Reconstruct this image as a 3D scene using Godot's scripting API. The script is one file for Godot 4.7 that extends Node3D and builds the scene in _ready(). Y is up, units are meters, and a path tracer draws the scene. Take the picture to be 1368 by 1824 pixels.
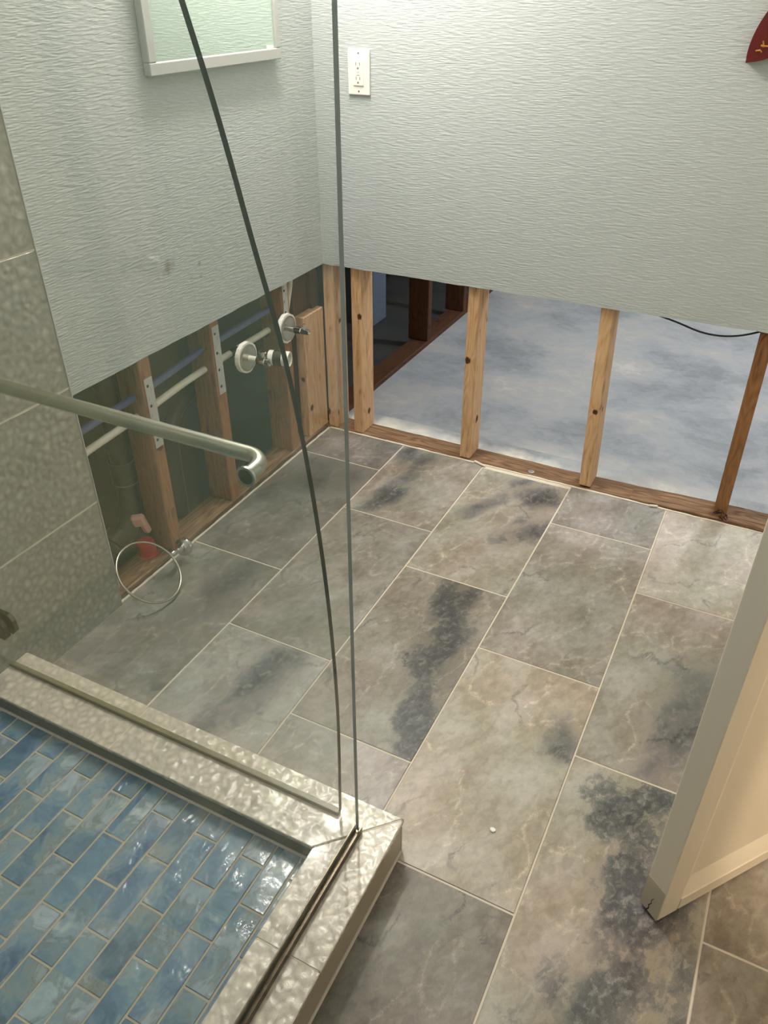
extends Node3D

var ORG := Vector3.ZERO
var rng := RandomNumberGenerator.new()
var M := {}
var names := {}

# ---------------------------------------------------------------- naming and committing
func numbered(called: String) -> String:
	var n: int = names.get(called, 0)
	names[called] = n + 1
	return called if n == 0 else "%s_%03d" % [called, n]

func tag(o: Node3D, label: String, category: String, group := "") -> Node3D:
	o.set_meta("label", label)
	o.set_meta("category", category)
	if group != "":
		o.set_meta("group", group)
	return o

func thing(called: String, label: String, category: String, at: Vector3, group := "") -> Node3D:
	var o := Node3D.new()
	o.name = numbered(called)
	add_child(o)
	o.position = at
	ORG = at
	return tag(o, label, category, group)

func st_new() -> SurfaceTool:
	var s := SurfaceTool.new()
	s.begin(Mesh.PRIMITIVE_TRIANGLES)
	return s

func put(called: String, st: SurfaceTool, m: Material, parent: Node = null, label := "") -> MeshInstance3D:
	var o := MeshInstance3D.new()
	o.mesh = st.commit()
	o.material_override = null
	o.mesh.surface_set_material(0, m)
	if parent == null:
		o.name = numbered(called)
		add_child(o)
		o.position = ORG
	else:
		var key := called
		var n := 0
		while parent.has_node(key):
			n += 1
			key = "%s_%03d" % [called, n]
		o.name = key
		parent.add_child(o)
	if label != "":
		o.set_meta("label", label)
	return o

func struct(called: String, st: SurfaceTool, m: Material, label: String) -> MeshInstance3D:
	var o := put(called, st, m)
	o.set_meta("kind", "structure")
	o.set_meta("label", label)
	o.set_meta("category", called.split("_")[0])
	return o

# ---------------------------------------------------------------- geometry (world coordinates, ORG is taken off)
var UVG := -1                 # grain axis for wood (0 x, 1 y, 2 z) or -1 for plain planar
var UVS := Vector2(1, 1)
var UVO := Vector2.ZERO
var TINT := Color.WHITE      # linear tint of a piece, for materials that use it

func uv_of(p: Vector3, n: Vector3) -> Vector2:
	var a := n.abs()
	var ax := 0
	if a.y >= a.x and a.y >= a.z:
		ax = 1
	elif a.z >= a.x:
		ax = 2
	var r: Vector2
	if UVG >= 0:
		if ax == UVG:
			r = Vector2(p[(ax + 1) % 3], p[(ax + 2) % 3] * 0.15)
		else:
			r = Vector2(p[3 - ax - UVG], p[UVG])
	else:
		r = Vector2(p.z if ax == 0 else p.x, p.z if ax == 1 else -p.y)
	return r * UVS + UVO

func vert(st: SurfaceTool, p: Vector3, n: Vector3) -> void:
	st.set_normal(n)
	st.set_uv(uv_of(p, n))
	st.set_color(TINT)
	st.add_vertex(p - ORG)

func tri(st: SurfaceTool, a: Vector3, b: Vector3, c: Vector3, out: Vector3) -> void:
	var n := (b - a).cross(c - a)
	if n.length_squared() < 1e-18:
		return
	n = n.normalized()
	if n.dot(out) < 0.0:
		n = -n
		vert(st, a, n); vert(st, b, n); vert(st, c, n)
	else:
		vert(st, a, n); vert(st, c, n); vert(st, b, n)

func quad(st: SurfaceTool, a: Vector3, b: Vector3, c: Vector3, d: Vector3, out: Vector3) -> void:
	tri(st, a, b, c, out)
	tri(st, a, c, d, out)

# a box with chamfered edges; xf turns and moves it
func cbox(st: SurfaceTool, lo: Vector3, hi: Vector3, c := 0.001, xf := Transform3D.IDENTITY) -> void:
	var mid := (lo + hi) * 0.5
	var h := (hi - lo) * 0.5
	for ax in 3:
		var b := (ax + 1) % 3
		var d := (ax + 2) % 3
		for s in [-1.0, 1.0]:
			var q: Array[Vector3] = []
			for k in [[-1, -1], [1, -1], [1, 1], [-1, 1]]:
				var v := Vector3.ZERO
				v[ax] = s * h[ax]
				v[b] = k[0] * (h[b] - c)
				v[d] = k[1] * (h[d] - c)
				q.append(xf * (mid + v))
			var n := Vector3.ZERO
			n[ax] = s
			quad(st, q[0], q[1], q[2], q[3], xf.basis * n)
			# the chamfer towards +-b
			if c > 0.0:
				for t in [-1.0, 1.0]:
					var e: Array[Vector3] = []
					for k in [-1.0, 1.0]:
						var v := Vector3.ZERO
						v[ax] = s * h[ax]
						v[b] = t * (h[b] - c)
						v[d] = k * (h[d] - c)
						e.append(xf * (mid + v))
						v[ax] = s * (h[ax] - c)
						v[b] = t * h[b]
						e.append(xf * (mid + v))
					var m := Vector3.ZERO
					m[ax] = s
					m[b] = t
					quad(st, e[0], e[1], e[3], e[2], xf.basis * m)
	if c > 0.0:
		for sx in [-1.0, 1.0]:
			for sy in [-1.0, 1.0]:
				for sz in [-1.0, 1.0]:
					var s3 := Vector3(sx, sy, sz)
					var q: Array[Vector3] = []
					for ax in 3:
						var v := s3 * (h - Vector3(c, c, c))
						v[ax] = s3[ax] * h[ax]
						q.append(xf * (mid + v))
					tri(st, q[0], q[1], q[2], xf.basis * s3)

func box(lo: Vector3, hi: Vector3, c := 0.001) -> SurfaceTool:
	var st := st_new()
	cbox(st, lo, hi, c)
	return st

# a convex or concave polygon in the plane of axes (u, v), pushed along w from w0 to w1, with chamfer on both rims
func prism(st: SurfaceTool, poly: PackedVector2Array, u: Vector3, v: Vector3, w: Vector3, w0: float, w1: float, c := 0.0, sides := true) -> void:
	var inner := poly
	if c > 0.0:
		var off := Geometry2D.offset_polygon(poly, -c, Geometry2D.JOIN_MITER)
		if off.size() == 1 and off[0].size() == poly.size():
			# line the inset up with the outline
			var best := 0
			for k in poly.size():
				if off[0][k].distance_to(poly[0]) < off[0][best].distance_to(poly[0]):
					best = k
			inner = PackedVector2Array()
			var same := Geometry2D.is_polygon_clockwise(off[0]) == Geometry2D.is_polygon_clockwise(poly)
			for k in poly.size():
				inner.append(off[0][posmod(best + (k if same else -k), poly.size())])
		else:
			c = 0.0
	var idx := Geometry2D.triangulate_polygon(inner)
	for e in [[w0, -1.0], [w1, 1.0]]:
		for k in range(0, idx.size(), 3):
			var p: Array[Vector3] = []
			for j in 3:
				var q := inner[idx[k + j]]
				p.append(u * q.x + v * q.y + w * e[0])
			tri(st, p[0], p[1], p[2], w * e[1])
	if not sides:
		return
	var cc := Vector2.ZERO
	for q in poly:
		cc += q / poly.size()
	var turn := -1.0 if Geometry2D.is_polygon_clockwise(poly) else 1.0
	for k in poly.size():
		var a := poly[k]
		var b := poly[(k + 1) % poly.size()]
		var d := (b - a)
		var n2 := Vector2(d.y, -d.x) * turn
		var n := u * n2.x + v * n2.y
		quad(st, u * a.x + v * a.y + w * (w0 + c), u * b.x + v * b.y + w * (w0 + c), u * b.x + v * b.y + w * (w1 - c), u * a.x + v * a.y + w * (w1 - c), n)
		if c > 0.0:
			var ai := inner[k]
			var bi := inner[(k + 1) % poly.size()]
			quad(st, u * a.x + v * a.y + w * (w1 - c), u * b.x + v * b.y + w * (w1 - c), u * bi.x + v * bi.y + w * w1, u * ai.x + v * ai.y + w * w1, n.normalized() + w)
			quad(st, u * a.x + v * a.y + w * (w0 + c), u * b.x + v * b.y + w * (w0 + c), u * bi.x + v * bi.y + w * w0, u * ai.x + v * ai.y + w * w0, n.normalized() - w)

func smooth_tri(st: SurfaceTool, p: Array, n: Array) -> void:
	var g: Vector3 = (p[1] - p[0]).cross(p[2] - p[0])
	if g.length_squared() < 1e-20:
		return
	var order := [0, 2, 1] if g.dot(n[0] + n[1] + n[2]) > 0.0 else [0, 1, 2]
	for k in order:
		st.set_normal(n[k])
		st.set_uv(uv_of(p[k], n[k]))
		st.add_vertex(p[k] - ORG)

# a tube along a list of points
func tube(st: SurfaceTool, path: Array, r: float, segs := 14, caps := true, closed := false) -> void:
	var rings := []
	var norms := []
	var side := Vector3.ZERO
	var n := path.size()
	for k in n:
		var a: Vector3 = path[posmod(k - 1, n)] if closed or k > 0 else path[k]
		var b: Vector3 = path[(k + 1) % n] if closed or k < n - 1 else path[k]
		var t := (b - a).normalized()
		if side == Vector3.ZERO:
			side = t.cross(Vector3.UP if absf(t.y) < 0.9 else Vector3.RIGHT).normalized()
		side = (side - t * side.dot(t)).normalized()
		var up := t.cross(side)
		var ring := []
		var nn := []
		for j in segs:
			var f := TAU * j / segs
			var d := side * cos(f) + up * sin(f)
			ring.append(path[k] + d * r)
			nn.append(d)
		rings.append(ring)
		norms.append(nn)
	for k in (n if closed else n - 1):
		var k2 := (k + 1) % n
		for j in segs:
			var j2 := (j + 1) % segs
			smooth_tri(st, [rings[k][j], rings[k2][j], rings[k2][j2]], [norms[k][j], norms[k2][j], norms[k2][j2]])
			smooth_tri(st, [rings[k][j], rings[k2][j2], rings[k][j2]], [norms[k][j], norms[k2][j2], norms[k][j2]])
	if caps and not closed:
		for e in [0, n - 1]:
			var o: Vector3 = path[e] - path[1 if e == 0 else n - 2]
			for j in segs:
				tri(st, path[e], rings[e][j], rings[e][(j + 1) % segs], o)

# turns a profile of (distance along, radius) about an axis
func lathe(st: SurfaceTool, at: Vector3, axis: Vector3, prof: Array, segs := 28) -> void:
	var a := axis.normalized()
	var s := a.cross(Vector3.UP if absf(a.y) < 0.9 else Vector3.RIGHT).normalized()
	var u := a.cross(s)
	for k in prof.size() - 1:
		var p0: Vector2 = prof[k]
		var p1: Vector2 = prof[k + 1]
		var d := p1 - p0
		var nn := Vector2(-d.y, d.x)
		for j in segs:
			var q := []
			var m := []
			for f in [TAU * j / segs, TAU * (j + 1) / segs]:
				var o: Vector3 = s * cos(f) + u * sin(f)
				for e in [p0, p1]:
					q.append(at + a * e.x + o * e.y)
					m.append((a * nn.x + o * nn.y).normalized())
			smooth_tri(st, [q[0], q[1], q[3]], [m[0], m[1], m[3]])
			smooth_tri(st, [q[0], q[3], q[2]], [m[0], m[3], m[2]])

func spline(pts: Array, per := 8) -> Array:
	var out := []
	for k in pts.size() - 1:
		var p0 = pts[maxi(k - 1, 0)]
		var p1 = pts[k]
		var p2 = pts[k + 1]
		var p3 = pts[mini(k + 2, pts.size() - 1)]
		for j in per:
			out.append(p1.cubic_interpolate(p2, p0, p3, float(j) / per))
	out.append(pts[-1])
	return out

# ---------------------------------------------------------------- materials
func mat(c: Color, rough := 0.6, metal := 0.0) -> StandardMaterial3D:
	var m := StandardMaterial3D.new()
	m.albedo_color = c
	m.roughness = rough
	m.metallic = metal
	return m

func c8(r: float, g: float, b: float) -> Color:
	return Color(r / 255.0, g / 255.0, b / 255.0)

func noise(sd: int, freq: float, oct := 4, warp := 0.0, ridged := false, gain := 0.5) -> FastNoiseLite:
	var n := FastNoiseLite.new()
	n.seed = sd
	n.noise_type = FastNoiseLite.TYPE_SIMPLEX_SMOOTH
	n.frequency = freq
	n.fractal_type = FastNoiseLite.FRACTAL_RIDGED if ridged else FastNoiseLite.FRACTAL_FBM
	n.fractal_octaves = oct
	n.fractal_gain = gain
	if warp > 0.0:
		n.domain_warp_enabled = true
		n.domain_warp_amplitude = warp
		n.domain_warp_frequency = freq * 1.3
		n.domain_warp_fractal_octaves = 3
	return n

func field(n: FastNoiseLite, w: int, h: int) -> PackedByteArray:
	var im := n.get_image(w, h, false, false, true)
	im.convert(Image.FORMAT_L8)
	return im.get_data()

func tex_of(data: PackedByteArray, w: int, h: int) -> ImageTexture:
	return ImageTexture.create_from_image(Image.create_from_data(w, h, false, Image.FORMAT_RGB8, data))

func bump_tex(n: FastNoiseLite, size := 512) -> ImageTexture:
	var im := n.get_seamless_image(size, size, false, false, 0.15, true)
	im.convert(Image.FORMAT_L8)
	return ImageTexture.create_from_image(im)

const FX0 := 0.0
const PX := 760.0
const CW := 0.3079
const CL := 0.6127
const X0 := -0.0013
const ZC := [0.192, 0.443, 0.016, 0.233, 0.451, 0.13, 0.33]
const FW := 1500
const FH := 1900
const FLOOR_ZMAX := 2.5

# the print on the floor tiles: each tile has clouds, veins and dark patches of its own, cut off at its edges
func stone_texture() -> ImageTexture:
	var N := 1024
	var A := field(noise(11, 0.0085, 5, 60.0, false, 0.55), N, N)
	var B := field(noise(12, 0.0036, 3, 60.0, false, 0.42), N, N)
	var C := field(noise(13, 0.045, 5, 20.0, false, 0.7), N, N)
	var D := field(noise(14, 0.0046, 2, 60.0, false, 0.4), N, N)
	# dark patches: tile column, centre x, z, half sizes, turn, strength
	var blobs := [
		[2, 0.80, 0.70, 0.055, 0.14, -0.1, 1.0], [2, 0.835, 0.90, 0.06, 0.16, -0.25, 1.0], [2, 0.885, 1.12, 0.04, 0.14, -0.3, 1.0],
		[4, 1.40, 1.17, 0.085, 0.10, 0.2, 1.1], [4, 1.42, 1.31, 0.075, 0.12, -0.3, 1.1], [4, 1.46, 1.44, 0.085, 0.12, -0.3, 0.9], [4, 1.41, 1.60, 0.10, 0.10, 0.2, 0.75],
		[1, 0.41, 0.31, 0.05, 0.10, 0.2, 0.7], [1, 0.42, 0.14, 0.035, 0.13, 0.0, 0.65], [1, 0.35, 0.05, 0.03, 0.08, 0.0, 0.5],
		[2, 0.83, 0.10, 0.09, 0.06, 0.5, 0.7], [2, 0.88, 0.30, 0.05, 0.10, 0.6, 0.7], [2, 0.70, 0.24, 0.03, 0.12, 0.5, 0.5],
		[3, 1.19, 1.03, 0.04, 0.06, 0.0, 0.5], [4, 1.45, 0.85, 0.09, 0.22, 0.1, 0.45],
		[0, 0.15, 0.30, 0.10, 0.10, 0.3, 0.5], [0, 0.20, 0.95, 0.05, 0.2, 0.1, 0.4], [1, 0.50, 1.2, 0.05, 0.22, 0.1, 0.6],
	]
	# tone of a tile: [column, row] -> base grey and warmth
	var tones := {
		Vector2i(3, 2): [0.58, 1.0], Vector2i(3, 1): [0.51, 0.6], Vector2i(4, 1): [0.53, 0.7], Vector2i(4, 0): [0.62, 0.6], Vector2i(3, 3): [0.40, 1.0],
		Vector2i(4, 2): [0.57, 1.0], Vector2i(2, 1): [0.54, 0.8], Vector2i(2, 2): [0.46, 0.9], Vector2i(1, 0): [0.50, 0.7], Vector2i(1, 1): [0.47, 0.5], Vector2i(3, 0): [0.48, 0.4],
		Vector2i(0, 0): [0.40, 0.3], Vector2i(0, 1): [0.40, 0.3], Vector2i(0, 2): [0.44, 0.4], Vector2i(5, 2): [0.50, 1.0], Vector2i(5, 3): [0.48, 1.0],
	}
	var out := PackedByteArray()
	out.resize(FW * FH * 3)
	out.fill(120)
	var r := RandomNumberGenerator.new()
	r.seed = 77
	for col in 7:
		for row in 6:
			var xa := X0 + col * CW
			var za: float = ZC[col] + (row - 1) * CL
			var px0 := maxi(0, int(xa * PX))
			var px1 := mini(FW, int((xa + CW) * PX) + 1)
			var pz0 := maxi(0, int(za * PX))
			var pz1 := mini(FH, int((za + CL) * PX) + 1)
			var ox := r.randi_range(0, N - 260)
			var oz := r.randi_range(0, N - 470)
			var flip := r.randf() < 0.5
			var tone: Array = tones.get(Vector2i(col, row), [0.48 + r.randf() * 0.08, r.randf()])
			var base: float = tone[0]
			var warm: float = tone[1]
			var mine := []
			for b in blobs:
				if b[0] == col and b[2] > za - 0.05 and b[2] < za + CL + 0.05:
					mine.append(b)
			if px1 <= px0 or pz1 <= pz0:
				continue
			for pz in range(pz0, pz1):
				var z: float = pz / PX
				for px in range(px0, px1):
					var x: float = px / PX
					var i := mini(int((x - xa) * PX) + ox, N - 1)
					var j := mini(int((z - za) * PX * 0.8 + (x - xa) * PX * 0.3) + oz, N - 1)
					if flip:
						j = N - 1 - j
					var k := j * N + i
					var a := A[k] / 255.0
					var c := clampf((C[k] / 255.0 - 0.5) * 1.7 + 0.5, 0.0, 1.0)
					var v := base + 0.045 + (a - 0.5) * 0.19 + (c - 0.5) * 0.085
					var b := clampf(1.0 - absf(B[k] / 255.0 - 0.5) * 46.0, 0.0, 1.0)
					v -= b * 0.15 * clampf((a - 0.42) * 4.0, 0.0, 1.0)
					var d := clampf(1.0 - absf(D[k] / 255.0 - 0.55) * 42.0, 0.0, 1.0)
					v += d * 0.11 * clampf((0.62 - a) * 4.0, 0.0, 1.0) * (0.35 + c)
					var d2 := clampf(1.0 - absf(B[k] / 255.0 - 0.66) * 52.0, 0.0, 1.0)
					v += d2 * 0.12 * c
					var dark := 0.0
					for q in mine:
						var dx: float = x - q[1]
						var dz: float = z - q[2]
						var cs := cos(q[5])
						var sn := sin(q[5])
						var u: float = (dx * cs + dz * sn) / q[3]
						var w: float = (dz * cs - dx * sn) / q[4]
						var e: float = q[6] * (1.35 - (u * u + w * w) * 0.8 + (a - 0.5) * 3.0 + (c - 0.5) * 1.5)
						dark = maxf(dark, e)
					dark = clampf(dark, 0.0, 1.0)
					dark = dark * (0.42 + 0.85 * (1.0 - c))
					v = v * (1.0 - 0.52 * clampf(dark, 0.0, 1.0))
					var wm := (0.35 + warm * 0.65) * (1.0 - dark * 0.8) * (0.55 + 0.9 * (1.0 - a))
					var o := (pz * FW + px) * 3
					var hue := (D[k] / 255.0 - 0.5) * 0.16
					out[o] = clampi(int(255.0 * v * (1.0 + 0.075 * wm + hue * 0.35)), 0, 255)
					out[o + 1] = clampi(int(255.0 * v * (1.0 + 0.012 * wm - hue * 0.1)), 0, 255)
					out[o + 2] = clampi(int(255.0 * v * (1.0 - 0.085 * wm)), 0, 255)
	return tex_of(out, FW, FH)

func ramp(v: float, stops: Array) -> Color:
	for k in stops.size() - 1:
		if v <= stops[k + 1][0]:
			return stops[k][1].lerp(stops[k + 1][1], clampf((v - stops[k][0]) / (stops[k + 1][0] - stops[k][0]), 0.0, 1.0))
	return stops[-1][1]

func table(stops: Array) -> PackedByteArray:
	var t := PackedByteArray()
	for k in 256:
		var c := ramp(k / 255.0, stops)
		t.append_array([int(c.r * 255), int(c.g * 255), int(c.b * 255)])
	return t

func ramp_texture(n: FastNoiseLite, w: int, h: int, stops: Array, fine: FastNoiseLite = null, amount := 0.0) -> ImageTexture:
	var A := field(n, w, h)
	var F := field(fine, w, h) if fine else A
	var t := table(stops)
	var out := PackedByteArray()
	out.resize(w * h * 3)
	for k in w * h:
		var v := clampi(A[k] + int((F[k] - 128) * amount), 0, 255) * 3
		out[k * 3] = t[v]
		out[k * 3 + 1] = t[v + 1]
		out[k * 3 + 2] = t[v + 2]
	return tex_of(out, w, h)

# grain runs along v; knots are ellipses that bend the grain
func wood_texture(sd: int, w: int, h: int, stops: Array, knots: Array) -> ImageTexture:
	var n := noise(sd, 1.0, 3)
	var f := noise(sd + 1, 1.0, 2)
	var t := table(stops)
	var out := PackedByteArray()
	out.resize(w * h * 3)
	for j in h:
		for i in w:
			var x := float(i)
			var y := float(j)
			var dark := 0.0
			for q in knots:
				var dx: float = (x - q[0]) / q[2]
				var dy: float = (y - q[1]) / (q[2] * 1.3)
				var d2 := dx * dx + dy * dy
				if d2 < 20.0:
					x += dx * q[2] * 1.4 * exp(-d2 * 0.35)
					if d2 < 1.6:
						dark = maxf(dark, 1.0 - d2 / 1.6)
			var g := n.get_noise_2d(x * 0.045, y * 0.0022) * 0.5 + 0.5
			var ring := 0.5 + 0.5 * sin((x * 0.11 + n.get_noise_2d(x * 0.01, y * 0.0016) * 22.0))
			var fine := f.get_noise_2d(x * 0.35, y * 0.012)
			var v := clampi(int(255.0 * (g * 0.55 + ring * 0.33 + fine * 0.18 + 0.06 - dark * 0.9)), 0, 255) * 3
			var o := (j * w + i) * 3
			out[o] = t[v]
			out[o + 1] = t[v + 1]
			out[o + 2] = t[v + 2]
	return tex_of(out, w, h)

func make_materials() -> void:
	M.stone = mat(Color.WHITE, 0.42)
	M.stone.albedo_texture = stone_texture()
	var slate := noise(21, 0.012, 5, 10.0, false, 0.55)
	M.stone.uv1_scale = Vector3(PX / FW, PX / FH, 1)
	M.grout = mat(c8(216, 205, 186), 0.9)
	M.mortar = mat(c8(214, 205, 188), 0.95)
	M.slab = mat(Color.WHITE, 0.55)
	M.slab.albedo_texture = ramp_texture(noise(31, 0.0045, 5, 110.0, false, 0.5), 1024, 1024,
		[[0.0, c8(146, 148, 150)], [0.3, c8(168, 171, 174)], [0.5, c8(180, 182, 184)], [0.65, c8(187, 187, 185)], [0.8, c8(193, 190, 185)], [1.0, c8(214, 210, 203)]], noise(32, 0.03, 5, 50.0, false, 0.7), 0.5)
	M.slab.uv1_scale = Vector3(0.38, 0.5, 1)
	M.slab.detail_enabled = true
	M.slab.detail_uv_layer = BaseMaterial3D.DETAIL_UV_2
	M.slab.detail_albedo = pale_band_texture()
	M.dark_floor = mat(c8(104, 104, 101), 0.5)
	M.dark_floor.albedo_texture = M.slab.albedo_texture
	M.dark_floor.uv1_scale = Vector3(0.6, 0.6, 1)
	M.pine = mat(c8(255, 250, 240), 0.65)
	M.pine.albedo_texture = wood_texture(41, 256, 1024, [[0.0, c8(74, 44, 24)], [0.10, c8(136, 96, 62)], [0.22, c8(196, 158, 120)], [0.5, c8(212, 176, 138)], [0.85, c8(222, 190, 154)], [1.0, c8(228, 200, 166)]],
		[[60, 140, 13], [150, 420, 11], [205, 700, 9], [90, 880, 10], [20, 560, 8]])
	M.pine.uv1_scale = Vector3(4.0, 1.2, 1)
	M.fir = mat(c8(255, 250, 244), 0.7)
	M.fir.albedo_texture = wood_texture(45, 256, 1024, [[0.0, c8(52, 28, 12)], [0.12, c8(110, 64, 32)], [0.3, c8(146, 98, 58)], [0.6, c8(160, 110, 68)], [1.0, c8(178, 130, 86)]],
		[[70, 250, 12], [180, 600, 10], [30, 840, 9]])
	M.fir.uv1_scale = Vector3(4.0, 1.2, 1)
	M.old_fir = mat(c8(216, 218, 212), 0.75)
	M.old_fir.albedo_texture = M.fir.albedo_texture
	M.old_fir.uv1_scale = Vector3(4.0, 1.2, 1)
	M.redwood = mat(c8(140, 124, 110), 0.75)
	M.redwood.albedo_texture = M.fir.albedo_texture
	M.redwood.uv1_scale = Vector3(4.0, 1.2, 1)
	M.sill = mat(Color.WHITE, 0.8)
	M.sill.albedo_texture = wood_texture(49, 256, 1024, [[0.0, c8(50, 30, 16)], [0.2, c8(92, 64, 42)], [0.5, c8(124, 94, 66)], [0.75, c8(142, 112, 82)], [1.0, c8(196, 176, 146)]],
		[[120, 300, 14], [60, 760, 10]])
	M.sill.uv1_scale = Vector3(5.0, 0.9, 1)
	# wallpaper: fine ridges that run sideways
	M.paper = mat(c8(184, 190, 190), 0.62)
	M.paper.uv1_triplanar = true
	M.paper.uv1_world_triplanar = true
	M.paper.uv1_triplanar_sharpness = 8.0
	M.paper.uv1_scale = Vector3(2.8, 17.0, 2.8)
	M.paper.heightmap_enabled = true
	M.paper.heightmap_texture = bump_tex(noise(51, 0.018, 4, 12.0, false, 0.55), 512)
	M.paper.heightmap_scale = 0.11
	M.paper_stained = M.paper.duplicate()
	M.paper_stained.detail_enabled = true
	M.paper_stained.detail_uv_layer = BaseMaterial3D.DETAIL_UV_2
	M.paper_stained.detail_albedo = stain_texture()
	M.gypsum = mat(c8(196, 192, 182), 0.95)
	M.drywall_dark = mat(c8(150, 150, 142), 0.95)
	M.white = mat(c8(236, 232, 224), 0.45)
	M.ceiling = mat(c8(232, 230, 224), 0.9)
	# glazed relief tile
	var cell := FastNoiseLite.new()
	cell.seed = 61
	cell.noise_type = FastNoiseLite.TYPE_CELLULAR
	cell.frequency = 0.031
	cell.cellular_return_type = FastNoiseLite.RETURN_DISTANCE2_SUB
	cell.cellular_jitter = 1.0
	cell.fractal_type = FastNoiseLite.FRACTAL_NONE
	cell.domain_warp_enabled = true
	cell.domain_warp_amplitude = 14.0
	cell.domain_warp_frequency = 0.02
	M.relief = mat(c8(238, 230, 212), 0.22)
	M.relief.uv1_triplanar = true
	M.relief.uv1_world_triplanar = true
	M.relief.uv1_triplanar_sharpness = 8.0
	M.relief.uv1_scale = Vector3(3.1, 3.1, 3.1)
	M.relief.heightmap_enabled = true
	M.relief.heightmap_texture = bump_tex(noise(63, 0.026, 2, 10.0, false, 0.22), 512)
	M.relief.heightmap_scale = 0.27
	M.relief.clearcoat_enabled = true
	M.relief.clearcoat = 1.0
	M.relief.clearcoat_roughness = 0.035
	M.relief.albedo_texture = relief_color(cell)
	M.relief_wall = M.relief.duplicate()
	M.relief_wall.albedo_color = c8(182, 182, 174)  # curb tile again, greyer: the dimmer light there is in its colour
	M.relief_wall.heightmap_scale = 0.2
	M.curb_side = mat(c8(176, 164, 142), 0.35)
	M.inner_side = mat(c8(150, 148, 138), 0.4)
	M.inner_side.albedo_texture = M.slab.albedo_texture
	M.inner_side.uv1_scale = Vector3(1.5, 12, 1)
	# glass mosaic
	M.mosaic = mat(c8(226, 232, 240), 0.12)
	M.mosaic.albedo_texture = ramp_texture(noise(71, 0.0036, 4, 190.0, false, 0.5), 1024, 1024,
		[[0.0, c8(84, 116, 142)], [0.28, c8(112, 144, 166)], [0.42, c8(130, 160, 176)], [0.52, c8(146, 170, 178)], [0.60, c8(156, 174, 176)], [0.67, c8(144, 154, 150)], [0.74, c8(170, 186, 190)], [0.9, c8(190, 204, 206)], [1.0, c8(220, 226, 214)]], noise(72, 0.02, 4, 40.0), 0.18)
	M.mosaic.heightmap_enabled = true
	M.mosaic.heightmap_texture = bump_tex(noise(73, 0.009, 3, 30.0), 512)
	M.mosaic.heightmap_scale = 0.5
	M.mosaic.clearcoat_enabled = true
	M.mosaic.clearcoat = 1.0
	M.mosaic.clearcoat_roughness = 0.04
	M.mosaic.uv1_scale = Vector3(1.9, 1.9, 1)
	M.mosaic.vertex_color_use_as_albedo = true
	M.mosaic_grout = mat(c8(184, 174, 152), 0.9)
	# glass
	M.glass = mat(Color(0.58, 0.72, 0.58, 0.05), 0.03)
	M.glass.transparency = BaseMaterial3D.TRANSPARENCY_ALPHA
	M.glass.metallic_specular = 0.36
	M.glass_edge = mat(c8(6, 24, 20), 0.2)
	M.glass_edge.metallic_specular = 0.2
	M.glass_edge_pale = mat(c8(150, 156, 150), 0.15)
	M.seal = mat(Color(0.50, 0.48, 0.36, 0.75), 0.3)
	M.seal.transparency = BaseMaterial3D.TRANSPARENCY_ALPHA
	M.mirror = mat(c8(240, 253, 242), 0.02, 1.0)
	M.frame = mat(c8(184, 185, 182), 0.5)
	M.nickel = mat(c8(186, 182, 168), 0.24, 1.0)
	M.chrome = mat(c8(214, 214, 210), 0.08, 1.0)
	M.bronze = mat(c8(92, 84, 72), 0.25, 1.0)
	M.zinc = mat(c8(198, 198, 196), 0.42, 0.35)
	M.copper_white = mat(c8(236, 232, 222), 0.4)
	M.pex_white = mat(c8(226, 222, 208), 0.4)
	M.pex_blue = mat(c8(84, 92, 140), 0.4)
	M.abs = mat(c8(24, 25, 26), 0.35)
	M.abs_print = mat(c8(120, 120, 118), 0.6)
	M.ledge = mat(c8(206, 198, 178), 0.8)
	M.red_cap = mat(c8(196, 44, 38), 0.5)
	M.pink = mat(c8(226, 176, 164), 0.6)
	M.cable = mat(c8(44, 42, 40), 0.5)
	M.outlet = mat(c8(240, 234, 226), 0.35)
	M.slot = mat(c8(120, 112, 104), 0.7)
	M.lacquer = mat(c8(92, 10, 9), 0.4)
	M.gold = mat(c8(206, 150, 60), 0.35, 0.7)
	M.door = mat(c8(238, 226, 204), 0.45)
	M.bare = mat(c8(196, 184, 160), 0.8)
	M.crack = mat(c8(30, 24, 20), 0.9)
	M.blue_lit_wall = mat(c8(108, 120, 138), 0.8)  # bluish light on the wall end, put into its colour
	M.chip = mat(c8(250, 248, 240), 0.6)
	M.screw = mat(c8(190, 188, 180), 0.35, 0.8)

func relief_color(_cell: FastNoiseLite) -> ImageTexture:
	var A := field(_cell, 512, 512)
	var out := PackedByteArray()
	out.resize(512 * 512 * 3)
	for k in 512 * 512:
		var v := 0.90 + A[k] / 255.0 * 0.22
		out[k * 3] = clampi(int(225.0 * v), 0, 255)
		out[k * 3 + 1] = clampi(int(224.0 * v), 0, 255)
		out[k * 3 + 2] = clampi(int(220.0 * (v * 0.96 + 0.04)), 0, 255)
	return tex_of(out, 512, 512)

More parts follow.
